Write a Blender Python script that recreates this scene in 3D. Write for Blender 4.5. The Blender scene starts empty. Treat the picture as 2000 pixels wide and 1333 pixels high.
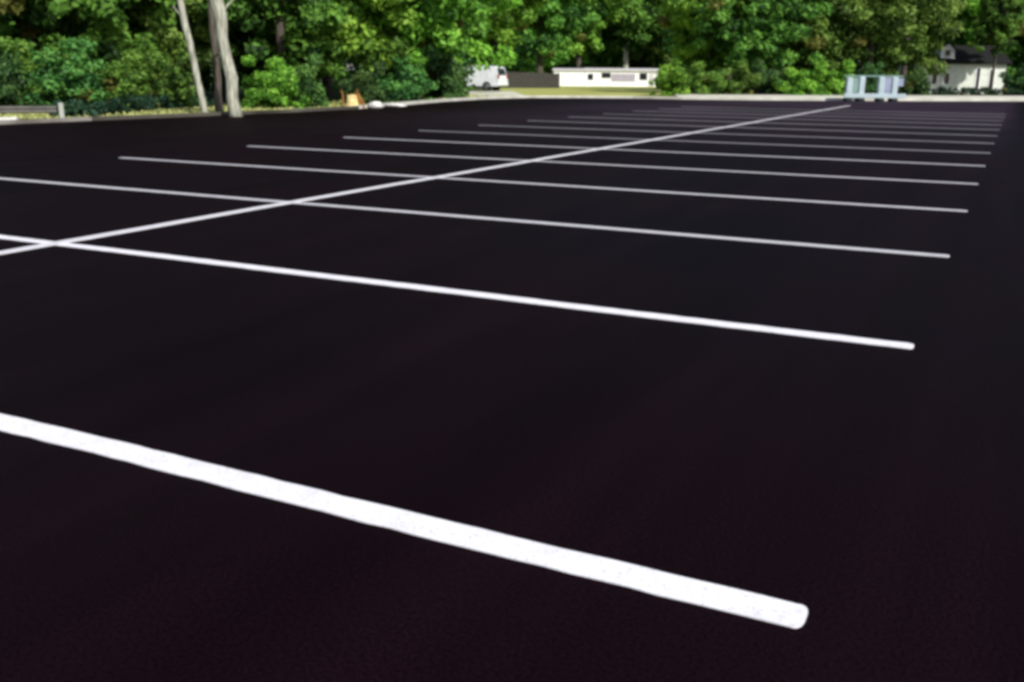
import bpy, math, random
import numpy as np
from mathutils import Vector, Matrix

random.seed(7)
S = bpy.context.scene
COL = S.collection
rad = math.radians

# ------------------------------------------------------------------ camera
FPX, YAW, PITCH, ROLL = 1912.4, 0.463, -0.2687, 0.0086
CAM = Vector((6.26, -2.196, 1.268))
cy, sy = math.cos(YAW), math.sin(YAW)
FW = Vector((-sy*math.cos(PITCH), cy*math.cos(PITCH), math.sin(PITCH)))
_r0 = Vector((cy, sy, 0)); _u0 = _r0.cross(FW)
RT = math.cos(ROLL)*_r0 + math.sin(ROLL)*_u0
UP = -math.sin(ROLL)*_r0 + math.cos(ROLL)*_u0
FWH = Vector((-sy, cy, 0)); RTH = Vector((cy, sy, 0))

cam = bpy.data.cameras.new('camera'); co = bpy.data.objects.new('camera', cam); COL.objects.link(co)
m = Matrix.Identity(4)
for i in range(3):
    m[i][0] = RT[i]; m[i][1] = UP[i]; m[i][2] = -FW[i]; m[i][3] = CAM[i]
co.matrix_world = m
cam.sensor_width = 36; cam.lens = FPX/2000*36; cam.clip_end = 4000; cam.clip_start = 0.05
S.camera = co

def gz(x, y):
    """terrain height: level round the lot, falling gently away beyond it"""
    d = (x-CAM.x)*FWH.x + (y-CAM.y)*FWH.y
    t = min(1, max(0, (d-60)/90)); t = t*t*(3-2*t)
    return -0.05 - 0.8*t

def at(px, d, z=None):
    """ground point seen in column px of the photograph at camera depth d"""
    zz = -0.05 if z is None else z
    for _ in range(6):
        # P = CAM + d FW + X RT + Y UP with P.z = zz
        X = (px-1000)/FPX*d
        Y = (zz-CAM.z-d*FW.z-X*RT.z)/UP.z
        P = CAM + d*FW + X*RT + Y*UP
        if z is not None: break
        zz = gz(P.x, P.y)
    return P

def zat(py, d, px=1000):
    """height seen on row py at depth d"""
    Y = -(py-666.5)/FPX*d; X = (px-1000)/FPX*d
    return (CAM + d*FW + X*RT + Y*UP).z

# ------------------------------------------------------------------ materials
def newmat(name):
    M = bpy.data.materials.new(name); M.use_nodes = True
    nt = M.node_tree; b = nt.nodes['Principled BSDF']
    return M, nt, b
def N(nt, t, **kw):
    n = nt.nodes.new(t)
    for k, v in kw.items():
        if k in n.inputs: n.inputs[k].default_value = v
        else: setattr(n, k, v)
    return n
def ramp(nt, src, stops):
    r = nt.nodes.new('ShaderNodeValToRGB')
    while len(r.color_ramp.elements) < len(stops): r.color_ramp.elements.new(0.5)
    for e, (p, c) in zip(r.color_ramp.elements, stops):
        e.position = p; e.color = (*c, 1)
    nt.links.new(src, r.inputs[0]); return r
def noisy(name, c1, c2, scale=5, rough=0.8, spec=0.3, bump=0.0, bscale=None, metal=0.0, detail=5):
    M, nt, b = newmat(name)
    tc = N(nt, 'ShaderNodeTexCoord')
    n = N(nt, 'ShaderNodeTexNoise'); n.inputs['Scale'].default_value = scale; n.inputs['Detail'].default_value = detail
    nt.links.new(tc.outputs['Object'], n.inputs['Vector'])
    r = ramp(nt, n.outputs['Fac'], [(0.3, c1), (0.7, c2)])
    nt.links.new(r.outputs[0], b.inputs['Base Color'])
    b.inputs['Roughness'].default_value = rough; b.inputs['Specular IOR Level'].default_value = spec
    b.inputs['Metallic'].default_value = metal
    if bump:
        n2 = N(nt, 'ShaderNodeTexNoise'); n2.inputs['Scale'].default_value = bscale or scale*4; n2.inputs['Detail'].default_value = 6
        nt.links.new(tc.outputs['Object'], n2.inputs['Vector'])
        bp = N(nt, 'ShaderNodeBump'); bp.inputs['Strength'].default_value = bump; bp.inputs['Distance'].default_value = 0.02
        nt.links.new(n2.outputs['Fac'], bp.inputs['Height']); nt.links.new(bp.outputs[0], b.inputs['Normal'])
    return M

def asphalt():
    M, nt, b = newmat('asphalt')
    tc = N(nt, 'ShaderNodeTexCoord')
    big = N(nt, 'ShaderNodeTexNoise', Scale=0.28, Detail=6.0)
    fine = N(nt, 'ShaderNodeTexNoise', Scale=95.0, Detail=4.0)
    agg = N(nt, 'ShaderNodeTexVoronoi', Scale=110.0)
    for n in (big, fine, agg): nt.links.new(tc.outputs['Object'], n.inputs['Vector'])
    r1 = ramp(nt, big.outputs['Fac'], [(0.28, (0.0026, 0.0010, 0.0022)), (0.5, (0.0050, 0.0022, 0.0030)), (0.72, (0.0062, 0.0020, 0.0039))])
    r2 = ramp(nt, fine.outputs['Fac'], [(0.35, (0.45, 0.45, 0.45)), (0.68, (1.55, 1.45, 1.55))])
    mx = N(nt, 'ShaderNodeMixRGB', blend_type='MULTIPLY'); mx.inputs[0].default_value = 1
    nt.links.new(r1.outputs[0], mx.inputs[1]); nt.links.new(r2.outputs[0], mx.inputs[2])
    mp = N(nt, 'ShaderNodeMapping'); mp.inputs['Scale'].default_value = (2.2, 0.10, 1)
    stn = N(nt, 'ShaderNodeTexNoise', Scale=1.0, Detail=5.0); nt.links.new(tc.outputs['Object'], mp.inputs[0]); nt.links.new(mp.outputs[0], stn.inputs['Vector'])
    r3 = ramp(nt, stn.outputs['Fac'], [(0.35, (0.72, 0.72, 0.72)), (0.68, (1.30, 1.28, 1.30))])
    mx0 = mx
    mx = N(nt, 'ShaderNodeMixRGB', blend_type='MULTIPLY'); mx.inputs[0].default_value = 1
    nt.links.new(mx0.outputs[0], mx.inputs[1]); nt.links.new(r3.outputs[0], mx.inputs[2])
    # grazing sheen and stripe blur on the far stalls, painted into the colour
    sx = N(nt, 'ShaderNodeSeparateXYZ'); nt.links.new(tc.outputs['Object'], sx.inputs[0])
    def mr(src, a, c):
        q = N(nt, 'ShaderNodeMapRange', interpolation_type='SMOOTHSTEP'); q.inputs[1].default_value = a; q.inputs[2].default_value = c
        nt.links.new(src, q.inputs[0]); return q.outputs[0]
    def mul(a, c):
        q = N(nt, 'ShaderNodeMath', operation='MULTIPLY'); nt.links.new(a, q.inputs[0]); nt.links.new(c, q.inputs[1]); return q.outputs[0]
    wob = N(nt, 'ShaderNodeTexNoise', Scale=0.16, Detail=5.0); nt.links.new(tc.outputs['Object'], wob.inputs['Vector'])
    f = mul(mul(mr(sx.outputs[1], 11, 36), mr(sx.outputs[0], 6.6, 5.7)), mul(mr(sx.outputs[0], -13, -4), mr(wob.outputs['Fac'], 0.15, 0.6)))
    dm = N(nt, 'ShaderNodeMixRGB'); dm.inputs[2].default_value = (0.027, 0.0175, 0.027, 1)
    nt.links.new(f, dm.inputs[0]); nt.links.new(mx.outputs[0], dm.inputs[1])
    nt.links.new(dm.outputs[0], b.inputs['Base Color'])
    rr = N(nt, 'ShaderNodeMapRange'); rr.inputs[3].default_value = 0.62; rr.inputs[4].default_value = 0.8
    nt.links.new(big.outputs['Fac'], rr.inputs[0]); nt.links.new(rr.outputs[0], b.inputs['Roughness'])
    b.inputs['Specular IOR Level'].default_value = ASPHALT_SPEC
    b.inputs['Specular Tint'].default_value = (1.0, 0.50, 0.64, 1)
    bp = N(nt, 'ShaderNodeBump'); bp.inputs['Strength'].default_value = 0.35; bp.inputs['Distance'].default_value = 0.004
    nt.links.new(agg.outputs['Distance'], bp.inputs['Height']); nt.links.new(bp.outputs[0], b.inputs['Normal'])
    return M
ASPHALT_SPEC = 0.045

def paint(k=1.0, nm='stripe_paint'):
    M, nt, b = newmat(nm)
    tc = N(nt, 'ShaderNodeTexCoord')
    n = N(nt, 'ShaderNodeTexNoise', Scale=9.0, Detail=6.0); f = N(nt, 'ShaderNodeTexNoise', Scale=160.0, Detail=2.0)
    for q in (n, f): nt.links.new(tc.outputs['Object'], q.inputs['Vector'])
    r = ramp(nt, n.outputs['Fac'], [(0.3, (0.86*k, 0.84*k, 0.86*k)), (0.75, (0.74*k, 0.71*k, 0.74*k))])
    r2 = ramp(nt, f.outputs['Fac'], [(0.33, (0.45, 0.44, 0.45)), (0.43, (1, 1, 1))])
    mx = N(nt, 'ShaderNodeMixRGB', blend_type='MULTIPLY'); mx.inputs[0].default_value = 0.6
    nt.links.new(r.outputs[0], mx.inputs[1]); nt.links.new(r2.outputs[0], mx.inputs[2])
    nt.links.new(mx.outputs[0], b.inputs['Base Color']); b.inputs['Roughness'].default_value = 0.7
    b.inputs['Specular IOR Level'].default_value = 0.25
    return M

def leafmat(name, dark, mid, light, transl=0.36):
    M, nt, b = newmat(name)
    a = N(nt, 'ShaderNodeAttribute', attribute_name='tone')
    oi = N(nt, 'ShaderNodeObjectInfo')
    g = (2.45, 2.2, 2.3)
    r = ramp(nt, a.outputs['Fac'], [(0.0, dark), (0.5, tuple(x*y for x, y in zip(mid, g))), (0.93, tuple(x*y for x, y in zip(light, g))), (1.0, (0.16, 0.165, 0.035))])
    hs = N(nt, 'ShaderNodeHueSaturation')
    mr = N(nt, 'ShaderNodeMapRange'); mr.inputs[3].default_value = 0.487; mr.inputs[4].default_value = 0.513
    mv = N(nt, 'ShaderNodeMapRange'); mv.inputs[3].default_value = 0.85; mv.inputs[4].default_value = 1.15
    nt.links.new(oi.outputs['Random'], mr.inputs[0]); nt.links.new(oi.outputs['Random'], mv.inputs[0])
    nt.links.new(mr.outputs[0], hs.inputs['Hue']); nt.links.new(mv.outputs[0], hs.inputs['Value'])
    nt.links.new(r.outputs[0], hs.inputs['Color'])
    nt.links.new(hs.outputs[0], b.inputs['Base Color'])
    b.inputs['Roughness'].default_value = 0.6; b.inputs['Specular IOR Level'].default_value = 0.22
    t = N(nt, 'ShaderNodeBsdfTranslucent'); nt.links.new(hs.outputs[0], t.inputs['Color'])
    mx = N(nt, 'ShaderNodeMixShader'); mx.inputs[0].default_value = transl
    out = nt.nodes['Material Output']
    nt.links.new(b.outputs[0], mx.inputs[1]); nt.links.new(t.outputs[0], mx.inputs[2]); nt.links.new(mx.outputs[0], out.inputs['Surface'])
    return M

def bark(name, c1, c2):
    M, nt, b = newmat(name)
    tc = N(nt, 'ShaderNodeTexCoord'); mp = N(nt, 'ShaderNodeMapping'); mp.inputs['Scale'].default_value = (9, 9, 1.6)
    n = N(nt, 'ShaderNodeTexNoise', Scale=1.6, Detail=8.0)
    nt.links.new(tc.outputs['Object'], mp.inputs[0]); nt.links.new(mp.outputs[0], n.inputs['Vector'])
    r = ramp(nt, n.outputs['Fac'], [(0.32, c1), (0.62, c2)])
    nt.links.new(r.outputs[0], b.inputs['Base Color']); b.inputs['Roughness'].default_value = 0.9
    bp = N(nt, 'ShaderNodeBump'); bp.inputs['Strength'].default_value = 0.6; bp.inputs['Distance'].default_value = 0.03
    nt.links.new(n.outputs['Fac'], bp.inputs['Height']); nt.links.new(bp.outputs[0], b.inputs['Normal'])
    return M

def flat(name, c, rough=0.5, spec=0.5, metal=0.0):
    v = 0.12
    return noisy(name, tuple(x*(1-v) for x in c), tuple(min(1, x*(1+v)) for x in c), 3.0, rough, spec, metal=metal)

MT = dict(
    asphalt=asphalt(), paint=paint(), centre_paint=paint(0.86, 'centre_stripe_paint'), dimmed_paint=paint(0.68, 'dimmed_stripe_paint'), far_dimmed_paint=paint(0.46, 'far_dimmed_stripe_paint'),
    ground=noisy('verge_soil', (0.055, 0.050, 0.024), (0.075, 0.095, 0.030), 0.6, 0.95, 0.1, 0.8, 12),
    lawn=noisy('dry_lawn', (0.31, 0.33, 0.085), (0.42, 0.42, 0.14), 0.25, 0.95, 0.1, 0.6, 9, detail=9),
    concrete=noisy('concrete', (0.50, 0.49, 0.39), (0.66, 0.64, 0.53), 0.5, 0.9, 0.2, 0.3, 20, detail=9),
    kerb=noisy('kerb_concrete', (0.42, 0.41, 0.35), (0.62, 0.61, 0.54), 1.2, 0.9, 0.2, 0.4, 30, detail=9),
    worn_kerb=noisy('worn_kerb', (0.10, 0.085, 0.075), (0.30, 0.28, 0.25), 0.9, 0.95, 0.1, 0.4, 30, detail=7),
    shaded_kerb=noisy('shaded_kerb', (0.022, 0.020, 0.017), (0.13, 0.12, 0.10), 0.35, 0.95, 0.1, 0.4, 30, detail=7),  # shade on this stretch of kerb, painted into its colour
    g_mid=leafmat('leaf_mid', (0.017, 0.050, 0.012), (0.045, 0.115, 0.016), (0.085, 0.185, 0.026)),
    g_bright=leafmat('leaf_bright', (0.030, 0.085, 0.011), (0.075, 0.175, 0.018), (0.125, 0.250, 0.030)),
    g_blue=leafmat('leaf_bluish', (0.012, 0.044, 0.012), (0.032, 0.098, 0.020), (0.070, 0.165, 0.034)),
    g_olive=leafmat('leaf_olive', (0.024, 0.054, 0.010), (0.050, 0.105, 0.016), (0.088, 0.165, 0.028)),
    g_dark=leafmat('leaf_dark', (0.010, 0.030, 0.009), (0.022, 0.058, 0.015), (0.044, 0.098, 0.023)),
    g_hedge=leafmat('leaf_hedge', (0.004, 0.014, 0.007), (0.007, 0.024, 0.011), (0.013, 0.036, 0.016), 0.08),
    grass=leafmat('grass_blades', (0.09, 0.12, 0.035), (0.17, 0.20, 0.06), (0.30, 0.32, 0.14), 0.25),
    bark=bark('bark_brown', (0.035, 0.028, 0.020), (0.10, 0.085, 0.062)),
    pale_bark=bark('bark_pale', (0.15, 0.15, 0.11), (0.47, 0.47, 0.37)),
    white=flat('white_siding', (0.86, 0.86, 0.87), 0.6, 0.3),
    offwhite=flat('off_white_boards', (0.62, 0.66, 0.58), 0.7, 0.3),
    roof=noisy('dark_shingles', (0.007, 0.008, 0.008), (0.016, 0.016, 0.015), 6, 0.9, 0.2, 0.5, 30),
    pale_roof=flat('pale_roof', (0.55, 0.53, 0.52), 0.6, 0.3),
    glass=flat('dark_glass', (0.015, 0.017, 0.020), 0.12, 0.5),
    carpaint=flat('white_car_paint', (0.74, 0.77, 0.80), 0.28, 0.5),
    rubber=flat('black_rubber', (0.012, 0.012, 0.013), 0.8, 0.3),
    rim=flat('grey_rim', (0.35, 0.36, 0.37), 0.35, 0.5, 0.8),
    tail=flat('red_lens', (0.30, 0.02, 0.02), 0.25, 0.5),
    fence=noisy('weathered_boards', (0.035, 0.033, 0.029), (0.085, 0.080, 0.070), 3, 0.95, 0.2, 0.3, 20),
    grey_panel=flat('grey_lavender_panel', (0.36, 0.33, 0.38), 0.6, 0.3),
    rail=noisy('galvanised_rail', (0.085, 0.08, 0.07), (0.14, 0.13, 0.115), 4, 0.6, 0.4),
    post=flat('pale_post', (0.36, 0.38, 0.33), 0.7, 0.3),
    stone=noisy('pale_stone', (0.55, 0.54, 0.50), (0.75, 0.74, 0.70), 5, 0.9, 0.2, 0.6, 14),
    wood=noisy('fresh_tan_wood', (0.56, 0.40, 0.13), (0.78, 0.66, 0.34), 7, 0.8, 0.2, 0.5, 20),
    rustwood=noisy('brown_splintered_wood', (0.16, 0.075, 0.018), (0.30, 0.16, 0.045), 7, 0.9, 0.2, 0.5, 20),
    bar=flat('pale_blue_plastic', (0.38, 0.47, 0.50), 0.5, 0.4),
    bar_green=flat('grey_green_panel', (0.20, 0.30, 0.27), 0.6, 0.3),
    bar_lav=flat('lavender_grey_panel', (0.25, 0.28, 0.38), 0.6, 0.3),
    darkfoot=flat('dark_foot', (0.02, 0.025, 0.03), 0.8, 0.3),
)

# ------------------------------------------------------------------ mesh helpers
class MB:
    def __init__(s): s.v = []; s.f = []
    def add(s, vs, fs):
        o = len(s.v); s.v += [tuple(p) for p in vs]; s.f += [tuple(i+o for i in f) for f in fs]
    def box(s, x0, x1, y0, y1, z0, z1, bev=0.0):
        if bev <= 0:
            vs = [(x, y, z) for z in (z0, z1) for x, y in ((x0, y0), (x1, y0), (x1, y1), (x0, y1))]
            s.add(vs, [(3, 2, 1, 0), (4, 5, 6, 7), (0, 1, 5, 4), (1, 2, 6, 5), (2, 3, 7, 6), (3, 0, 4, 7)]); return
        b = min(bev, (x1-x0)/3, (y1-y0)/3, (z1-z0)/3)
        rings = []
        for z, i in ((z0, b), (z0+b, 0), (z1-b, 0), (z1, b)):
            X0, X1, Y0, Y1 = x0+i, x1-i, y0+i, y1-i; c = b
            rings.append([(X0+c, Y0, z), (X1-c, Y0, z), (X1, Y0+c, z), (X1, Y1-c, z), (X1-c, Y1, z), (X0+c, Y1, z), (X0, Y1-c, z), (X0, Y0+c, z)])
        s.loft(rings)
    def loft(s, rings, cap=True):
        n = len(rings[0]); vs = [p for r in rings for p in r]; fs = []
        for k in range(len(rings)-1):
            for i in range(n):
                j = (i+1) % n; fs.append((k*n+i, k*n+j, (k+1)*n+j, (k+1)*n+i))
        if cap:
            fs.append(tuple(reversed(range(n)))); fs.append(tuple(range((len(rings)-1)*n, len(rings)*n)))
        s.add(vs, fs)
    def prism(s, poly, axis, a, b):
        """poly in the other two axes, extruded along axis from a to b"""
        def mk(p, t):
            if axis == 'y': return (p[0], t, p[1])
            if axis == 'x': return (t, p[0], p[1])
            return (p[0], p[1], t)
        s.loft([[mk(p, a) for p in poly], [mk(p, b) for p in poly]])
    def tube(s, pts, radii, n=10):
        rings = []
        for i, p in enumerate(pts):
            p = Vector(p); q = Vector(pts[min(i+1, len(pts)-1)]) - Vector(pts[max(i-1, 0)])
            q.normalize(); a = q.orthogonal() if abs(q.z) < 0.9 else Vector((1, 0, 0)); a = (a - a.dot(q)*q).normalized(); b = q.cross(a)
            rings.append([tuple(p + radii[i]*(math.cos(2*math.pi*k/n)*a + math.sin(2*math.pi*k/n)*b)) for k in range(n)])
        s.loft(rings)
    def build(s, name, mat, parent=None, smooth=False, loc=None):
        me = bpy.data.meshes.new(name); me.from_pydata(s.v, [], s.f); me.validate(); me.update()
        import bmesh
        bm = bmesh.new(); bm.from_mesh(me); bmesh.ops.recalc_face_normals(bm, faces=bm.faces); bm.to_mesh(me); bm.free()
        me.materials.append(mat)
        if smooth:
            me.polygons.foreach_set('use_smooth', [True]*len(me.polygons))
        o = bpy.data.objects.new(name, me); COL.objects.link(o)
        if parent: o.parent = parent
        if loc is not None: o.location = loc
        return o

def tag(o, label=None, cat=None, group=None, kind=None):
    if label: o['label'] = label
    if cat: o['category'] = cat
    if group: o['group'] = group
    if kind: o['kind'] = kind
    return o
def empty(name, loc, rz=0.0):
    o = bpy.data.objects.new(name, None); o.empty_display_size = 0.3; COL.objects.link(o)
    o.location = loc; o.rotation_euler = (0, 0, rz); return o

# ------------------------------------------------------------------ world + sun
W = bpy.data.worlds.new('World'); S.world = W; W.use_nodes = True
nt = W.node_tree; bg = nt.nodes['Background']
sky = nt.nodes.new('ShaderNodeTexSky'); sky.sky_type = 'NISHITA'; sky.sun_disc = False
SUN_EL = rad(40)
sd = (-FWH*math.cos(rad(31)) + RTH*math.sin(rad(31))).normalized()
sky.sun_elevation = SUN_EL; sky.sun_rotation = math.atan2(sd.x, sd.y)
sky.dust_density = 1.5
nt.links.new(sky.outputs[0], bg.inputs[0]); bg.inputs[1].default_value = 0.13
sl = bpy.data.lights.new('sun', 'SUN'); sl.energy = 4.8; sl.angle = rad(0.5); sl.color = (1, 0.965, 0.92)
so = bpy.data.objects.new('sun', sl); COL.objects.link(so)
dirv = Vector((sd.x*math.cos(SUN_EL), sd.y*math.cos(SUN_EL), math.sin(SUN_EL)))
so.rotation_euler = dirv.to_track_quat('Z', 'Y').to_euler(); so.location = (0, 0, 30)
S.view_settings.view_transform = 'Standard'; S.view_settings.look = 'None'; S.view_settings.exposure = 0.0

# ------------------------------------------------------------------ the setting
def ground():
    b = MB()
    rr = [0, 8, 16, 24, 32, 40, 50, 60, 70, 80, 90, 100, 110, 120, 130, 140, 150, 165, 190, 240, 320, 450, 700, 1200, 2200]
    n = 72; vs = [(CAM.x, CAM.y, -0.05)]; fs = []
    for r in rr[1:]:
        for k in range(n):
            a = 2*math.pi*k/n; x = CAM.x+r*math.cos(a); y = CAM.y+r*math.sin(a)
            vs.append((x, y, gz(x, y)))
    for k in range(n): fs.append((0, 1+k, 1+(k+1) % n))
    for i in range(len(rr)-2):
        for k in range(n):
            a = 1+i*n+k; c = 1+i*n+(k+1) % n; fs.append((a, a+n, c+n, c))
    b.add(vs, fs); return tag(b.build('ground', MT['ground'], smooth=True), kind='structure')
ground()

EDGE = [(-15.2, -16), (-14.7, 8), (-14.4, 14), (-14.25, 15.4), (-13.9, 18.5), (-13.6, 22), (-13.7, 26), (-14.7, 31), (-15.6, 35), (-16.2, 40), (-15.6, 43.4),
        (-13.6, 45.2), (-11.2, 46.3), (-8.6, 46.3), (-5.2, 47.6), (-1.3, 49.9), (2.6, 53.0), (6.6, 56.5), (13, 61.5), (24, 70)]
b = MB(); b.prism(EDGE + [(60, 70), (60, -16)], 'z', -0.25, 0.0)
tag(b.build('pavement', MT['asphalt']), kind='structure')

def offset(line, d):
    out = []
    for i, p in enumerate(line):
        a = Vector(line[max(i-1, 0)]); c = Vector(line[min(i+1, len(line)-1)])
        t = (c-a).normalized(); nrm = Vector((-t.y, t.x)); out.append((p[0]+nrm.x*d, p[1]+nrm.y*d))
    return out
def strip(name, line, d0, d1, z0, z1, mat, zfun=False):
    A = offset(line, d0); B = offset(line, d1); b = MB(); rings = []
    for p, q in zip(A, B):
        za = (gz(*p)+0.05 if zfun else 0); zb = (gz(*q)+0.05 if zfun else 0)
        rings.append([(*p, z0+za), (*q, z0+zb), (*q, z1+zb), (*p, z1+za)])
    b.loft(rings); return b.build(name, mat)
# kerb along the left side and the far side, behind it the verge, the path and the lawn
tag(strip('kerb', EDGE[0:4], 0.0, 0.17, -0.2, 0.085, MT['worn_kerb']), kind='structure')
tag(strip('kerb', EDGE[3:7], 0.0, 0.17, -0.2, 0.09, MT['shaded_kerb']), kind='structure')
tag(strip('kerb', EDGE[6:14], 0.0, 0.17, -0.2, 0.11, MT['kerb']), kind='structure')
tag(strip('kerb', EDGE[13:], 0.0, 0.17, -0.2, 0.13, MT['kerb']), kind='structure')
tag(strip('path', EDGE[13:], 0.175, 9.5, -0.2, 0.06, MT['concrete'], True), kind='structure')
# lawn: a wedge running away from the far left corner
def sheet(name, quad, nx, ny, dz, mat):
    b = MB(); vs = []; fs = []
    A, B, C, D = [Vector(q[:2]) for q in quad]
    for j in range(ny+1):
        for i in range(nx+1):
            u, v = i/nx, j/ny; p = (A*(1-u)+B*u)*(1-v) + (D*(1-u)+C*u)*v
            vs.append((p.x, p.y, gz(p.x, p.y)+dz))
    for j in range(ny):
        for i in range(nx):
            a = j*(nx+1)+i; fs.append((a, a+1, a+nx+2, a+nx+1))
    b.add(vs, fs); return b.build(name, mat, smooth=True)
tag(sheet('lawn', [(-16.45, 43.6), (-8.7, 46.6), at(1345, 158), at(930, 158)], 12, 40, 0.03, MT['lawn']), kind='structure')
# pale gravel drive beside the lawn where the van stands
tag(sheet('drive', [(-16.35, 36.2), (-16.2, 44.6), at(1000, 66), at(890, 64)], 10, 10, 0.045, MT['concrete']), kind='structure')

# ------------------------------------------------------------------ painted stripes
SP = 2.74; LR, LL, WID = 5.93, 5.34, 0.115
def stripe(L0, L1, horiz, w, z, rnd, seed, loc, mat='paint'):
    rs = random.Random(seed); n = int((L1-L0)/0.08); top = []; bot = []; p1, p2 = rs.uniform(0, 6), rs.uniform(0, 6)
    for i in range(n+1):
        t = L0+(L1-L0)*i/n
        e1 = w/2 + rs.uniform(-1, 1)*0.003; e2 = w/2 + rs.uniform(-1, 1)*0.003
        k = min(t-L0, L1-t)
        wv = 0.007*math.sin(t*0.9+p1)*min(1, k) + 0.003*math.sin(t*2.7+p2)*min(1, k)
        top.append((t, e1+wv)); bot.append((t, -e2+wv))
    r = rnd
    def endcap(x, sgn):
        return [(x+sgn*r*math.sin(a)**0.75, (w/2)*math.copysign(abs(math.cos(a))**0.6, math.cos(a))) for a in [math.pi*k/12 for k in range(1, 12)]]
    poly = list(bot) + [(p[0], -p[1]) for p in endcap(L1, 1)] + list(reversed(top)) + endcap(L0, -1)
    if not horiz: poly = [(-y, x) for x, y in poly]
    b = MB(); b.loft([[(x, y, -0.001) for x, y in poly], [(x, y, 0.003) for x, y in poly]])
    o = b.build('parking_stripe', MT[mat]); o.location = (loc[0], loc[1], z); return o
ordn = ['nearest and widest white stall stripe, its rounded end at the lower right of the asphalt',
        'second white stall stripe from the camera, meeting the long stripe at the left border',
        'third white stall stripe from the camera, running out of the left border',
        'fourth white stall stripe from the camera, the nearest with both ends in view',
        'fifth white stall stripe from the camera, on dark asphalt',
        'sixth white stall stripe from the camera, thin and greyish',
        'seventh stall stripe from the camera, thin and grey',
        'eighth stall stripe from the camera, faint grey with distance',
        'ninth stall stripe from the camera, faint grey with distance',
        'tenth stall stripe from the camera, a hairline far across the asphalt',
        'eleventh stall stripe from the camera, a hairline far across the asphalt',
        'third farthest stall stripe, a faint hairline before the far kerb',
        'second farthest stall stripe, a faint hairline before the far kerb',
        'farthest stall stripe, a faint hairline nearest the pale blue barricade']
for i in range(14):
    o = stripe(-LL, LR, True, WID-(0.012 if i else 0), 0.003, 0.032, i, (0, i*SP), 'paint' if i < 2 else 'dimmed_paint' if i < 6 else 'far_dimmed_paint')  # distance blur put into the colour: farther stripes get greyer paint
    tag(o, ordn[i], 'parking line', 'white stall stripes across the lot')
o = stripe(-22.0, 41.8, False, WID, 0.0075, 0.03, 99, (0, 0), 'centre_paint')
o.name = 'centre_stripe'
tag(o, 'long white stripe running away to the barricade and crossing every stall stripe', 'parking line')

# ------------------------------------------------------------------ foliage
def leaf_mesh(name, P, Nn, size, tone, rng, asp=0.52):
    """one bent leaf-spray face pair per point"""
    n = len(P)
    t = rng.normal(size=(n, 3)); t -= (t*Nn).sum(1, keepdims=True)*Nn; t /= np.linalg.norm(t, axis=1, keepdims=True)+1e-9
    s = np.cross(Nn, t); L = size[:, None]
    droop = Nn*L*rng.uniform(-0.30, 0.10, (n, 1))
    V = np.empty((n, 6, 3))
    V[:, 0] = P - t*L*0.5
    V[:, 1] = P - t*L*0.12 + s*L*asp*0.5
    V[:, 2] = P + t*L*0.25 + s*L*asp*0.38 + droop*0.5
    V[:, 3] = P + t*L*0.5 + droop
    V[:, 4] = P + t*L*0.25 - s*L*asp*0.38 + droop*0.5
    V[:, 5] = P - t*L*0.12 - s*L*asp*0.5
    me = bpy.data.meshes.new(name); me.vertices.add(n*6); me.vertices.foreach_set('co', V.reshape(-1))
    idx = np.array([[0, 1, 2, 5], [5, 2, 3, 4]])
    F = (np.arange(n)[:, None, None]*6 + idx[None]).reshape(-1)
    me.loops.add(len(F)); me.loops.foreach_set('vertex_index', F.astype(np.int32))
    me.polygons.add(n*2); me.polygons.foreach_set('loop_start', np.arange(0, len(F), 4, dtype=np.int32))
    at_ = me.attributes.new('tone', 'FLOAT', 'POINT'); at_.data.foreach_set('value', np.repeat(tone, 6).astype(np.float32))
    me.update(); me.validate(); return me

def clump_points(rng, centers, radii, per, flat=0.75):
    P = []; Nn = []; T = []
    for c, r in zip(centers, radii):
        k = max(8, int(per*(r/np.mean(radii))**2))
        d = rng.normal(size=(k, 3)); d /= np.linalg.norm(d, axis=1, keepdims=True)
        rad_ = r*rng.uniform(0.35, 1.08, (k, 1))**0.6
        p = c + d*rad_*np.array([1, 1, flat])
        nn = d*0.9 + rng.normal(size=(k, 3))*0.55 + np.array([0, 0, 0.35]); nn /= np.linalg.norm(nn, axis=1, keepdims=True)
        P.append(p); Nn.append(nn); T.append(np.full(k, 1.0) if rng.uniform() < 0.022 else np.clip(rng.uniform(0.1, 0.85) + rng.normal(size=k)*0.2, 0, 0.94))
    return np.concatenate(P), np.concatenate(Nn), np.concatenate(T)

def crown_mesh(name, seed, rx, ry, rz, ncl, per, cr, leaf, hollow=0.45):
    rng = np.random.default_rng(seed); C = []
    ph = rng.uniform(0, 6.28, 6)
    while len(C) < ncl:
        d = rng.normal(size=3); d /= np.linalg.norm(d)
        az = math.atan2(d[1], d[0])
        lob = 1 + 0.18*math.sin(2*az+ph[0]) + 0.16*math.sin(3*az+ph[1]+2*d[2]) + 0.18*math.sin(5*d[2]+ph[2]+az) + rng.normal()*0.09
        r = lob*(hollow + (1-hollow)*rng.uniform(0, 1)**0.55)
        C.append(d*r*np.array([rx, ry, rz]))
    R = rng.uniform(0.65, 1.35, ncl)*cr
    P, Nn, T = clump_points(rng, C, R, per)
    return leaf_mesh(name, P, Nn, leaf*rng.uniform(0.65, 1.35, len(P)), T, rng)

CROWN = [crown_mesh('crown', 11+k, 3.1, 3.0, 4.3+0.2*k, 330, 95, 0.47, 0.25, 0.45) for k in range(5)]
BUSH = [crown_mesh('foliage', 41+k, 1.15, 1.1, 0.95, 70, 90, 0.27, 0.14, 0.2) for k in range(4)]

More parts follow.
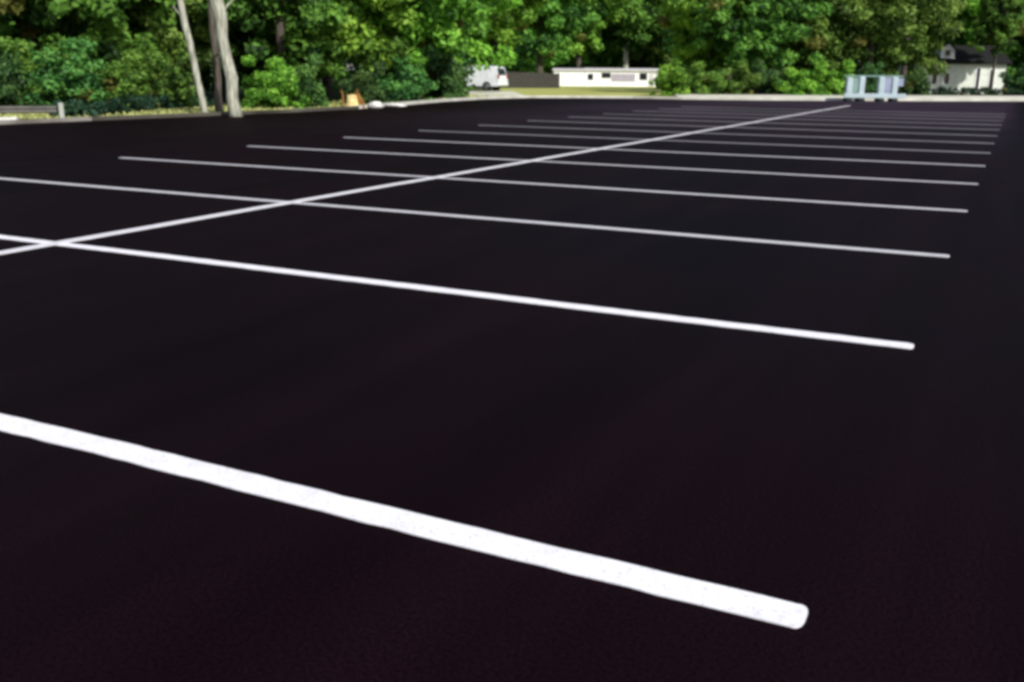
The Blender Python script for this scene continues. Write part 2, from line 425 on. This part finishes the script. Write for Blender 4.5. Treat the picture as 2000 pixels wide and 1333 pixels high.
def trunk_mesh(name, seed, h, r, lean=(0, 0), limbs=5, fork=None, stubs=(), m=9, jit=.05):
    rs = random.Random(seed); b = MB()
    pts = []; rr = []
    for i in range(m):
        t = i/(m-1); pts.append((lean[0]*t*h + rs.uniform(-jit, jit)*(i > 0), lean[1]*t*h + rs.uniform(-jit, jit)*(i > 0), h*t - 0.15*(i == 0)))
        rr.append(r*(1-0.62*t)*(1.35 if i == 0 else 1)*(rs.uniform(.9, 1.1) if m > 9 else 1))
    b.tube(pts, rr, 12)
    for z, dx, dy, dz, q in stubs:
        p = Vector(min(pts, key=lambda w: abs(w[2]-z))); e_ = Vector((dx, dy, dz))
        b.tube([p, p+e_*.45+Vector((0, 0, .06)), p+e_], [q, q*.75, q*.3], 8)
    for k in range(limbs):
        i = rs.randint(3, 7); p = Vector(pts[i]); a = rs.uniform(0, 6.28); l = rs.uniform(1.2, 2.4)*h/7
        q = p + Vector((math.cos(a)*l*.6, math.sin(a)*l*.6, l*.6)); q2 = q + Vector((math.cos(a)*l*.35, math.sin(a)*l*.35, l*.7))
        b.tube([p, q, q2], [rr[i]*.6, rr[i]*.4, rr[i]*.12], 7)
    if fork:
        p = Vector(pts[fork[0]]); f = Vector(fork[1])
        b.tube([p, p+f*.35+Vector((0, 0, .05)), p+f], [rr[fork[0]]*.62, rr[fork[0]]*.55, rr[fork[0]]*.3], 9)
    o = b.build(name, MT['bark'], smooth=True); me = o.data
    bpy.data.objects.remove(o); return me
TRUNK = [trunk_mesh('trunk', 5+k, 8.2, 0.2, (rndx*0.02, -rndx*0.015)) for k, rndx in enumerate((1, -1, 2))]

def slot(o, mat):
    o.material_slots[0].link = 'OBJECT'; o.material_slots[0].material = mat
def part(name, me, parent, mat, loc=(0, 0, 0), scale=(1, 1, 1), rz=0):
    o = bpy.data.objects.new(name, me); COL.objects.link(o); o.parent = parent; o.location = loc; o.scale = scale; o.rotation_euler = (0, 0, rz)
    slot(o, mat); return o
GT = 'trees along the edge of the lot'
def tree(px, d, s, mat, label, base=0.9, name='leafy_tree', seed=None, group=GT, sx=1.0, pale=False):
    rs = random.Random(int(px*7+d*13)); P = at(px, d)
    r = empty(name, P, rs.uniform(0, 6.28)); tag(r, label, 'tree', group)
    k = rs.randrange(5)
    zc = base + (4.3+0.2*k)*s*1.05
    part('trunk', TRUNK[k % 3], r, MT['pale_bark' if pale else 'bark'], (0, 0, 0), (s, s, s*max(1, zc/(5.2*s))))
    part('crown', CROWN[k], r, MT[mat], (0, 0, zc), (s*sx, s*sx, s), rs.uniform(0, 6.28))
    return r
def bush(px, d, s, mat, label, sz=1.0, sink=0.25):
    rs = random.Random(int(px*3+d*5)); P = at(px, d)
    k = rs.randrange(4)
    o = bpy.data.objects.new('bush', BUSH[k]); COL.objects.link(o)
    o.location = (P.x, P.y, P.z + (0.95*sz*(1-sink))*s); o.scale = (s*rs.uniform(.95, 1.35), s*rs.uniform(.95, 1.3), s*sz*rs.uniform(.95, 1.3)); o.rotation_euler = (0, 0, rs.uniform(0, 6.28)); slot(o, MT[mat])
    tag(o, label, 'bush', 'bushes at the foot of the trees'); return o
for me in CROWN+BUSH: me.materials.append(MT['g_mid'])

# --- left side, front row
tree(-60, 33, 1.0, 'g_mid', 'green tree at the left border of the photo, beyond the grey rail')
tree(75, 36, 1.0, 'g_blue', 'bluish green tree behind the grey rail and its white end post', base=0.6)
tree(215, 34.5, 1.05, 'g_mid', 'mid green tree above the dark hedge, left of the pale leaning trunk', base=0.5)
tree(335, 37, 1.0, 'g_olive', 'yellowish green tree just behind the pale leaning trunk', base=0.3)
tree(560, 38, 1.0, 'g_mid', 'green tree right behind the thick pale forked trunk', base=0.6)
tree(725, 40.5, 1.12, 'g_bright', 'bright green tree rising behind the yellow stump', base=0.6)
tree(810, 42, 1.1, 'g_bright', 'bright green tree between the yellow stump and the white van', base=1.1)
# second row
tree(0, 44, 1.1, 'g_mid', 'dark shaded tree in the second row at the far left', base=0.8)
tree(170, 45, 1.15, 'g_olive', 'tree in the second row seen between the two trees left of the leaning trunk', base=0.8)
tree(430, 46, 1.2, 'g_mid', 'shaded tree filling the gap between the two pale trunks', base=0.2)
tree(500, 50, 1.2, 'g_mid', 'green tree in the second row just right of the forked trunk', base=0.6)
tree(640, 51, 1.3, 'g_bright', 'taller bright tree in the second row up and left of the yellow stump', base=0.8)
tree(775, 54, 1.35, 'g_mid', 'taller tree in the second row up and right of the yellow stump', base=1.0)
tree(880, 60, 1.35, 'g_bright', 'bright tree whose boughs hang over the white van', base=1.9)
# middle, far
tree(965, 112, 2.1, 'g_bright', 'big bright tree standing behind the white van and the dark fence', base=2.7)
tree(1055, 122, 2.1, 'g_mid', 'big green tree above the dark board fence', base=2.6)
tree(1130, 172, 2.7, 'g_bright', 'big tree behind the plain left end of the long white home', base=4.4)
tree(1222, 176, 2.6, 'g_mid', 'tree on a pale trunk rising behind the middle of the white home', base=6.2, pale=True)
tree(1300, 178, 2.7, 'g_olive', 'big tree behind the right end of the white home', base=4.8)
tree(900, 150, 2.6, 'g_mid', 'farthest big tree up behind the white van', base=2.2)
# right side
tree(1375, 66, 1.0, 'g_bright', 'yellow green tree overlapping the right end of the white home', base=0.6)
tree(1475, 63, 1.1, 'g_mid', 'green tree second from the lawn in the row behind the pale path', base=0.9)
tree(1580, 65, 1.15, 'g_olive', 'olive tree third from the lawn, left of the blue barricade', base=1.1)
tree(1695, 64, 1.15, 'g_olive', 'olive tree directly behind the pale blue barricade', base=1.1)
tree(1762, 72, 1.15, 'g_olive', 'olive tree just left of the small white house', base=1.6)
tree(1934, 73, 0.58, 'g_mid', 'small tree with slim trunk in front of the small white house', base=2.9)
tree(1868, 84, 1.6, 'g_bright', 'bright green tree with high boughs over the small white house', base=2.6)
tree(2020, 82, 1.4, 'g_mid', 'green tree at the right border of the photo', base=1.7)
tree(1420, 84, 1.5, 'g_mid', 'taller tree in the second row up right of the lawn', base=1.4)
tree(1540, 86, 1.55, 'g_olive', 'taller olive tree in the second row left of the barricade', base=1.4)
tree(1655, 88, 1.55, 'g_dark', 'dark taller tree in the second row over the barricade', base=1.0)
tree(1770, 92, 1.6, 'g_dark', 'dark taller tree behind the left corner of the white house', base=0.5)
tree(1900, 94, 1.7, 'g_dark', 'dark taller tree straight behind the white house roof', base=0.4)
tree(2010, 92, 1.7, 'g_dark', 'dark taller tree right of the white house', base=0.2)

# --- bushes
for a in [(-10, 29.5, 0.9, 'g_dark', 'dark bush at the left border behind the grey rail'),
          (60, 30.5, 1.0, 'g_mid', 'mid green bush behind the middle of the grey rail'),
          (150, 31, 1.0, 'g_blue', 'bluish bush behind the white end post of the rail'),
          (250, 31.5, 1.0, 'g_mid', 'green bush over the middle of the dark hedge'),
          (330, 32, 0.95, 'g_olive', 'yellowish bush left of the leaning trunk foot'),
          (525, 32.5, 0.8, 'g_bright', 'small bright bush right of the forked trunk foot'),
          (590, 34, 0.9, 'g_blue', 'bluish bush between the forked trunk and the stump'),
          (790, 40, 0.9, 'g_blue', 'bluish green bush behind the pale boulders'),
          (712, 37, 0.75, 'g_dark', 'small dark bush close behind the yellow stump'),
          (852, 46, 1.2, 'g_dark', 'dark bush hiding the front of the white van'),
          (1312, 57, 1.0, 'g_bright', 'bright green bush at the right end of the lawn'),
          (1375, 58, 1.0, 'g_mid', 'mid green bush second from the lawn behind the path'),
          (1440, 58.5, 0.95, 'g_olive', 'olive bush third from the lawn behind the path'),
          (1505, 59, 1.0, 'g_dark', 'dark bush fourth from the lawn behind the path'),
          (1565, 58.5, 1.0, 'g_bright', 'bright bush left of the barricade, fifth from the lawn'),
          (1625, 59, 1.0, 'g_bright', 'bright bush touching the left side of the barricade'),
          (1705, 60, 0.9, 'g_dark', 'dark bush seen behind the barricade'),
          (1770, 61, 0.9, 'g_dark', 'dark bush between the barricade and the white house'),
          (1992, 66, 1.0, 'g_dark', 'dark bush at the right border beyond the path')]:
    bush(*a)

# low dark hedge behind the left kerb
def hedge(pA, pB, w, h, label):
    rng = np.random.default_rng(5); A = np.array(pA); B = np.array(pB); Ln = np.linalg.norm(B-A)
    n = int(Ln/0.16); C = []
    for i in range(n*3):
        t = rng.uniform(0, 1); c = A*(1-t)+B*t
        C.append(c + np.array([rng.uniform(-w, w)*.5, rng.uniform(-w, w)*.5, h*rng.uniform(0.15, 0.85)]))
    P, Nn, T = clump_points(rng, C, rng.uniform(.10, .20, len(C)), 55)
    me = leaf_mesh('foliage', P, Nn, 0.09*rng.uniform(.6, 1.4, len(P)), T, rng); me.materials.append(MT['g_hedge'])
    o = bpy.data.objects.new('low_hedge', me); COL.objects.link(o); return tag(o, label, 'hedge')
hedge(at(136, 25.0), at(410, 35), 0.7, 0.52, 'low dark green hedge between the white end post and the pale trunks')
hedge(at(1775, 63.5), at(2030, 65), 0.8, 0.6, 'low dark green hedge along the foot of the small white house')

# the two pale trunks at the left, their crowns above the frame
def pale_tree(px, d, h, r, lean, label, fork=None, stubs=(), seed=3, crown=(0, 0, 0), cs=1.0):
    P = at(px, d); e = empty('pale_trunk_tree', P); tag(e, label, 'tree')
    me = trunk_mesh('trunk', seed, h, r, lean, 0, fork, stubs, 27, .035); me.materials.clear(); me.materials.append(MT['bark' if seed == 6 else 'pale_bark'])
    o = bpy.data.objects.new('trunk', me); COL.objects.link(o); o.parent = e
    part('crown', CROWN[seed % 5], e, MT['g_mid'], crown, (cs, cs, cs*.7))
    return e
rl = lambda dx: (dx*RTH.x, dx*RTH.y)
pale_tree(402, 28.0, 13.0, 0.10, rl(-0.155), 'slim pale trunk leaning to the left beside the dark hedge', stubs=((2.3, -.3, -.1, .5, .03), (2.9, .3, .15, .6, .03)), seed=3, crown=(-1.9, -.9, 13.6), cs=0.6)
pale_tree(463, 27.2, 14.0, 0.165, rl(-0.105), 'thick pale trunk forking low down beside the slim leaning trunk', fork=(4, (-0.42, -0.22, 2.4)), stubs=((2.9, .35, .2, .5, .04),), seed=4, crown=(-1.3, -.65, 14.6), cs=0.7)
pale_tree(431, 28.6, 12.6, 0.11, rl(-0.02), 'shaded brownish trunk close behind the thick forked trunk', seed=6, crown=(-.2, 0, 13.2), cs=0.5)

# the wood behind everything, one mass
def wood():
    rng = np.random.default_rng(77); C = []; R = []
    def band(px0, px1, d0, d1, z0, z1, n, r):
        for _ in range(n):
            px = rng.uniform(px0, px1); d = rng.uniform(d0, d1); p = at(px, d)
            C.append(np.array([p.x, p.y, p.z + rng.uniform(z0, z1)])); R.append(r*rng.uniform(.7, 1.4))
    band(-350, 420, 54, 66, 0, 5.6, 230, 1.0)
    band(420, 900, 62, 80, 0, 11, 420, 1.2)
    band(860, 1340, 185, 205, 0, 22, 420, 2.4)
    band(880, 1045, 130, 148, 0, 3.4, 80, 1.2)
    band(1300, 2300, 100, 120, 0, 15, 700, 1.5)
    P, Nn, T = clump_points(rng, C, np.array(R), 60)
    d = (P[:, 0]-CAM.x)*FWH.x + (P[:, 1]-CAM.y)*FWH.y
    me = leaf_mesh('woodland', P, Nn, np.clip(d*0.0062, .3, 1.1)*rng.uniform(.7, 1.3, len(P)), T, rng); me.materials.append(MT['g_mid'])
    o = bpy.data.objects.new('woodland', me); COL.objects.link(o)
    tag(o, 'dark wood closing off the view behind the rows of trees', 'woodland', kind='stuff')
wood()

# grass blades on the left verge
def grass():
    rng = np.random.default_rng(9); n = 15000
    P = []
    poly = EDGE[1:11]
    while len(P) < n:
        i = rng.integers(0, len(poly)-1); u = rng.uniform(); a = np.array(poly[i]); c = np.array(poly[i+1])
        p = a*(1-u)+c*u; p = p + np.array([-1, .1])*rng.uniform(0.25, 4.2)
        P.append((p[0], p[1], gz(*p)+0.05))
    P = np.array(P); nn = rng.normal(size=(n, 3))*np.array([1, 1, .35]); nn /= np.linalg.norm(nn, axis=1, keepdims=True)
    me = leaf_mesh('grass', P, nn, rng.uniform(.10, .26, n), np.clip(rng.normal(.5, .25, n), 0, 1), rng, .3); me.materials.append(MT['grass'])
    o = bpy.data.objects.new('grass', me); COL.objects.link(o); tag(o, 'sunlit grass on the verge behind the left kerb', 'grass', kind='stuff')
grass()

# ------------------------------------------------------------------ grey rail at the left
def guard():
    A = at(122, 23.9, 0.0); B = at(-160, 22.6, 0.0); v = (B-A); L = v.length; e = empty('guard_rail', A, math.atan2(v.y, v.x))
    tag(e, 'low grey rail with a white end post at the left edge of the asphalt', 'rail')
    b = MB(); b.box(-.055, .055, -.055, .055, -.1, .44, .012); b.build('end_post', MT['post'], e)
    for k in (1.6, 3.1):
        b = MB(); b.box(k-.05, k+.05, -.05, .05, -.1, .33, .01); b.build('post', MT['rail'], e)
    b = MB(); b.prism([(-.02, .20), (.035, .22), (.035, .26), (0, .285), (.035, .31), (.035, .355), (-.02, .37), (-.045, .285)], 'x', .10, L)
    for v_ in range(len(b.v)): b.v[v_] = (b.v[v_][0], b.v[v_][1]-.075, b.v[v_][2])
    b.build('rail', MT['rail'], e)
guard()
def rock(name, px, d, sx, sy_, sz, mat, seed, label, cat, z=0.0):
    rs = random.Random(seed); P = at(px, d, z); b = MB(); rings = []; n = 12
    for k in range(7):
        t = math.pi*(0.06+0.88*k/6); rr = math.sin(t); zz = -math.cos(t)
        rings.append([(sx*rr*math.cos(2*math.pi*i/n)*rs.uniform(.86, 1.12), sy_*rr*math.sin(2*math.pi*i/n)*rs.uniform(.86, 1.12), sz*(zz+.75)*rs.uniform(.94, 1.06)) for i in range(n)])
    b.loft(rings); o = b.build(name, mat); o.location = P; return tag(o, label, cat)
def wheelstop():
    P = at(18, 23.0, 0.0); b = MB()
    b.prism([(-.085, 0), (.085, 0), (.06, .13), (-.06, .13)], 'x', -.2, .2)
    o = b.build('concrete_block', MT['stone']); o.location = (P.x, P.y, 0.002); o.rotation_euler = (0, 0, YAW+.05)
    tag(o, 'short white concrete block lying before the grey rail', 'concrete block')
wheelstop()

# ------------------------------------------------------------------ yellow stump and boulders
def stump():
    P = at(694, 33.6, 0.0); e = empty('tree_stump', P, YAW); tag(e, 'yellow tan broken stump with upright splinters at the left kerb', 'tree stump')
    rs = random.Random(4); b = MB(); rings = []
    for z, r in ((-.1, .30), (.05, .25), (.2, .20), (.34, .185), (.42, .17)):
        rings.append([(r*math.cos(a)*rs.uniform(.9, 1.1)-.10, r*.8*math.sin(a)*rs.uniform(.9, 1.1), z+(rs.uniform(-.05, .06) if z > .4 else 0)) for a in [2*math.pi*i/14 for i in range(14)]])
    b.loft(rings); b.build('bole', MT['wood'], e)
    b = MB()
    for x, h, w in ((.09, .66, .07), (.17, .50, .08), (.02, .56, .05), (.25, .36, .07)):
        b.tube([(x, 0, .0), (x+.01, .01, h*.6), (x-.02, 0, h)], [w, w*.75, w*.15], 6)
    b.build('splinters', MT['rustwood'], e)
    b = MB(); b.tube([(-.42, 0, .0), (-.41, 0, .35), (-.43, .02, .52), (-.50, .02, .62)], [.045, .035, .03, .012], 6); b.build('shoot', MT['rustwood'], e)
stump()
rock('boulder', 734, 33.9, .27, .22, .13, MT['stone'], 2, 'pale boulder right beside the yellow stump', 'boulder')
rock('boulder', 772, 35.3, .48, .25, .07, MT['stone'], 8, 'flat pale boulder to the right along the kerb', 'boulder')

# ------------------------------------------------------------------ barricade at the end of the centre stripe
def barricade():
    d = 47.5; k = d/FPX; P = at(1700, d, 0.0); e = empty('barricade', P, YAW)
    tag(e, 'pale blue barricade of four uprights on dark feet, where the long stripe ends', 'barricade')
    X = lambda px: (px-1700)*k
    H = 1.16
    for px in (1655, 1679, 1717, 1743):
        b = MB(); b.box(X(px)-.145, X(px)+.145, -.14, .14, .16, H-(.04 if px == 1655 else 0), .04); b.build('upright', MT['bar'], e)
        b = MB(); b.box(X(px)-.15, X(px)+.15, -.30, .30, 0.0, .16, .03); b.build('foot', MT['darkfoot'], e)
    b = MB(); b.box(X(1655)+.146, X(1679)-.146, -.06, .06, .40, H-.05, .01); b.build('panel', MT['bar_green'], e)
    b = MB(); b.box(X(1743)+.146, X(1760), -.06, .06, .72, H-.06, .01); b.build('panel', MT['bar_lav'], e)
    b = MB(); b.box(X(1717)+.146, X(1743)-.146, -.06, .06, .30, H-.02, .01); b.build('panel', MT['bar_lav'], e)
    b = MB(); b.box(X(1645), X(1765), -.20, -.141, .17, .38, .015); b.build('base_rail', MT['bar'], e)
    b = MB(); b.box(X(1645), X(1758), -.05, .05, H+.002, H+.06, .01); b.build('top_rail', MT['bar_green'], e)
barricade()

# ------------------------------------------------------------------ white van
def van():
    d = 70; P = at(925, d); e = empty('parked_van', P, math.atan2(RTH.y, RTH.x)+math.pi-rad(22))
    tag(e, 'white van half hidden by bushes between the trees and the dark fence', 'van')
    # local +x is the nose, +y the left side
    prof = [(-2.25, .42), (-2.28, .75), (-2.20, 1.05), (-2.05, 1.60), (-1.85, 1.70), (-.6, 1.74), (.55, 1.70), (1.35, 1.12), (2.15, .95), (2.33, .72), (2.30, .36), (-2.2, .34)]
    b = MB(); rings = []
    for y, sc in ((-.90, .90), (-.86, .97), (-.78, 1), (.78, 1), (.86, .97), (.90, .90)):
        rings.append([(x*(.985+.015*sc), y*(1-.10*max(0, (z-.95)/.8)), .34+(z-.34)*(.975+.025*sc)) for x, z in prof])
    b.loft(rings); b.build('body', MT['carpaint'], e)
    for s in (-1, 1):
        b = MB(); y = lambda z: s*(.905-.09*max(0, (z-.95)/.8))
        for x0, x1, x2, x3 in ((.13, .13, .40, .98),):
            q = [(x0, 1.08), (x3, 1.08), (x2, 1.52), (x1, 1.52)]
            b.loft([[(x, y(z)-s*.05, z) for x, z in q], [(x, y(z)+s*.004, z) for x, z in q]])
        w = b.build('side_window', MT['glass'], e)
        for x in (-1.40, 1.45):
            b = MB(); n = 20
            ring = lambda r, yy: [(x+r*math.cos(2*math.pi*i/n), yy, .33+r*math.sin(2*math.pi*i/n)) for i in range(n)]
            b.loft([ring(.30, s*.70), ring(.33, s*.73), ring(.33, s*.90), ring(.30, s*.93)]); wo = b.build('wheel', MT['rubber'], e)
            b = MB(); b.loft([ring(.20, s*.9315), ring(.18, s*.945)]); b.build('rim', MT['rim'], wo)
        b = MB(); b.box(-2.30, -2.20, s*.80-.07, s*.80+.07, .85, 1.12, .01); b.build('tail_light', MT['tail'], e)
        b = MB(); b.box(2.20, 2.335, s*.68-.13, s*.68+.13, .70, .84, .01); b.build('headlight', MT['white'], e)
    b = MB(); b.loft([[(-2.18, -.66, 1.12), (-2.18, .66, 1.12), (-2.04, .60, 1.55), (-2.04, -.60, 1.55)], [(-2.235, -.66, 1.12), (-2.235, .66, 1.12), (-2.095, .60, 1.55), (-2.095, -.60, 1.55)]]); b.build('rear_window', MT['glass'], e)
    b = MB(); b.loft([[(.62, -.64, 1.63), (.62, .64, 1.63), (1.30, .74, 1.14), (1.30, -.74, 1.14)], [(.66, -.64, 1.66), (.66, .64, 1.66), (1.34, .74, 1.17), (1.34, -.74, 1.17)]]); b.build('windscreen', MT['glass'], e)
    b = MB(); b.box(-2.36, -2.20, -.80, .80, .38, .58, .03); b.build('bumper', MT['carpaint'], e)
van()

# ------------------------------------------------------------------ dark board fence
def fence():
    A = at(968, 104); B = at(1092, 118); v = B-A; L = v.length; e = empty('board_fence', A, math.atan2(v.y, v.x))
    tag(e, 'dark weathered board fence between the white van and the white home', 'fence')
    b = MB(); x = 0; rs = random.Random(3); dz = (B.z-A.z)/L
    while x < L:
        b.box(x, x+.135, -.012, .012, dz*x+.03, dz*x+1.72+rs.uniform(-.03, .03)); x += .15
    b.build('boards', MT['fence'], e)
    b = MB()
    for z in (.45, 1.35): b.loft([[(0, .015, z), (0, .06, z), (0, .06, z+.09), (0, .015, z+.09)], [(L, .015, z+dz*L), (L, .06, z+dz*L), (L, .06, z+.09+dz*L), (L, .015, z+.09+dz*L)]])
    b.build('rails', MT['fence'], e)
    for k in range(5):
        x = L*k/4; b = MB(); b.box(x-.05, x+.05, .062, .16, dz*x-.2, dz*x+1.78); b.build('post', MT['fence'], e)
fence()

# ------------------------------------------------------------------ long white home
def home():
    d = 150; k = d/FPX; P = at(1190, d); e = empty('mobile_home', P, YAW)
    tag(e, 'long low white home with dark windows beyond the lawn', 'house')
    X = lambda px: (px-1190)*k
    H = 2.3
    b = MB(); b.box(X(1142), X(1310), 0, 4.2, 0.0, H); b.build('wall', MT['white'], e)
    b = MB(); b.box(X(1081), X(1140), -.9, 4.4, 0.0, H-.05); b.build('annex', MT['white'], e)
    b = MB(); b.prism([(-1.1, H-.045), (4.6, H-.045), (4.6, H+.08), (1.7, H+.34), (-1.1, H+.08)], 'x', X(1079), X(1141)); b.build('annex_roof', MT['pale_roof'], e)
    b = MB(); b.prism([(-.25, H+.003), (4.45, H+.003), (4.45, H+.1), (2.1, H+.42), (-.25, H+.1)], 'x', X(1141.5), X(1312)); b.build('roof', MT['pale_roof'], e)
    for p0, p1, z0, z1 in ((1147, 1158, .95, 1.85), (1174, 1192, 1.25, 2.05), (1248, 1263, 1.0, 2.05), (1284, 1296, 1.2, 2.0)):
        b = MB(); x0, x1 = X(p0), X(p1)
        for q in ((x0-.08, x1+.08, z1, z1+.08), (x0-.08, x1+.08, z0-.08, z0), (x0-.08, x0, z0, z1), (x1, x1+.08, z0, z1)):
            b.box(q[0], q[1], -.05, -.002, q[2], q[3])
        w = b.build('window', MT['white'], e)
        b = MB(); b.box(x0, x1, -.025, -.002, z0, z1); b.build('pane', MT['glass'], w)
    b = MB(); b.box(X(1192)+.1, X(1240), -.04, -.002, .75, 1.9); b.build('wall_panel', MT['grey_panel'], e)
    b = MB(); b.box(X(1266), X(1276), -.04, -.002, .05, 2.1); b.build('door', MT['pale_roof'], e)
home()

# ------------------------------------------------------------------ small white house at the right
def house():
    d = 76; k = d/FPX; P = at(1870, d); e = empty('white_house', P, YAW)
    tag(e, 'small white house with dark roof and white dormer under trees at the right', 'house')
    X = lambda px: (px-1870)*k
    H = 2.3
    b = MB(); b.box(X(1795), X(1958), 0, 5.0, -.1, H); b.build('wall', MT['offwhite'], e)
    b = MB(); b.prism([(-.35, H-.05), (2.5, H+1.25), (5.35, H-.05), (5.35, H+.05), (2.5, H+1.38), (-.35, H+.06)], 'x', X(1788), X(1965)); rf = b.build('roof', MT['roof'], e)
    b = MB(); b.prism([(X(1795), H), (X(1795)+.05, H)], 'y', 0, 1) if False else None
    # gable ends
    for x0 in (X(1795), X(1958)-.12):
        b = MB(); b.prism([(.05, H+.002), (4.95, H+.002), (2.5, H+1.1)], 'x', x0, x0+.12); b.build('gable', MT['offwhite'], e)
    dm = MB(); dm.prism([(X(1832), H+.35), (X(1858), H+.35), (X(1858), H+1.0), (X(1845), H+1.45), (X(1832), H+1.0)], 'y', .3, 2.0); do = dm.build('dormer', MT['white'], e)
    for s in (-1, 1):
        b = MB(); xm = X(1845); xe = xm + s*.62
        b.loft([[(xm, .2, H+1.46), (xe, .2, H+.98), (xe, .2, H+1.04), (xm, .2, H+1.53)], [(xm, 2.1, H+1.46), (xe, 2.1, H+.98), (xe, 2.1, H+1.04), (xm, 2.1, H+1.53)]]); b.build('dormer_roof', MT['roof'], do)
    b = MB(); b.box(X(1840), X(1849), .27, .297, H+.55, H+.98); b.build('pane', MT['glass'], do)
    for p0, p1, z0, z1 in ((1817, 1826, .8, 1.6), (1840, 1850, .8, 1.6), (1902, 1909, .3, 2.0), (1928, 1937, .3, 1.9)):
        x0, x1 = X(p0), X(p1); b = MB()
        for q in ((x0-.07, x1+.07, z1, z1+.07), (x0-.07, x1+.07, z0-.07, z0), (x0-.07, x0, z0, z1), (x1, x1+.07, z0, z1)): b.box(q[0], q[1], -.04, -.002, q[2]-.06, q[3]-.06)
        w = b.build('window', MT['white'], e)
        b = MB(); b.box(x0, x1, -.02, -.002, z0-.06, z1-.06); b.build('pane', MT['glass'], w)
house()

S.render.engine = 'CYCLES'
S.cycles.pixel_filter_type = 'BLACKMAN_HARRIS'
S.cycles.filter_width = 3.6
S.render.resolution_x = 1024; S.render.resolution_y = 682
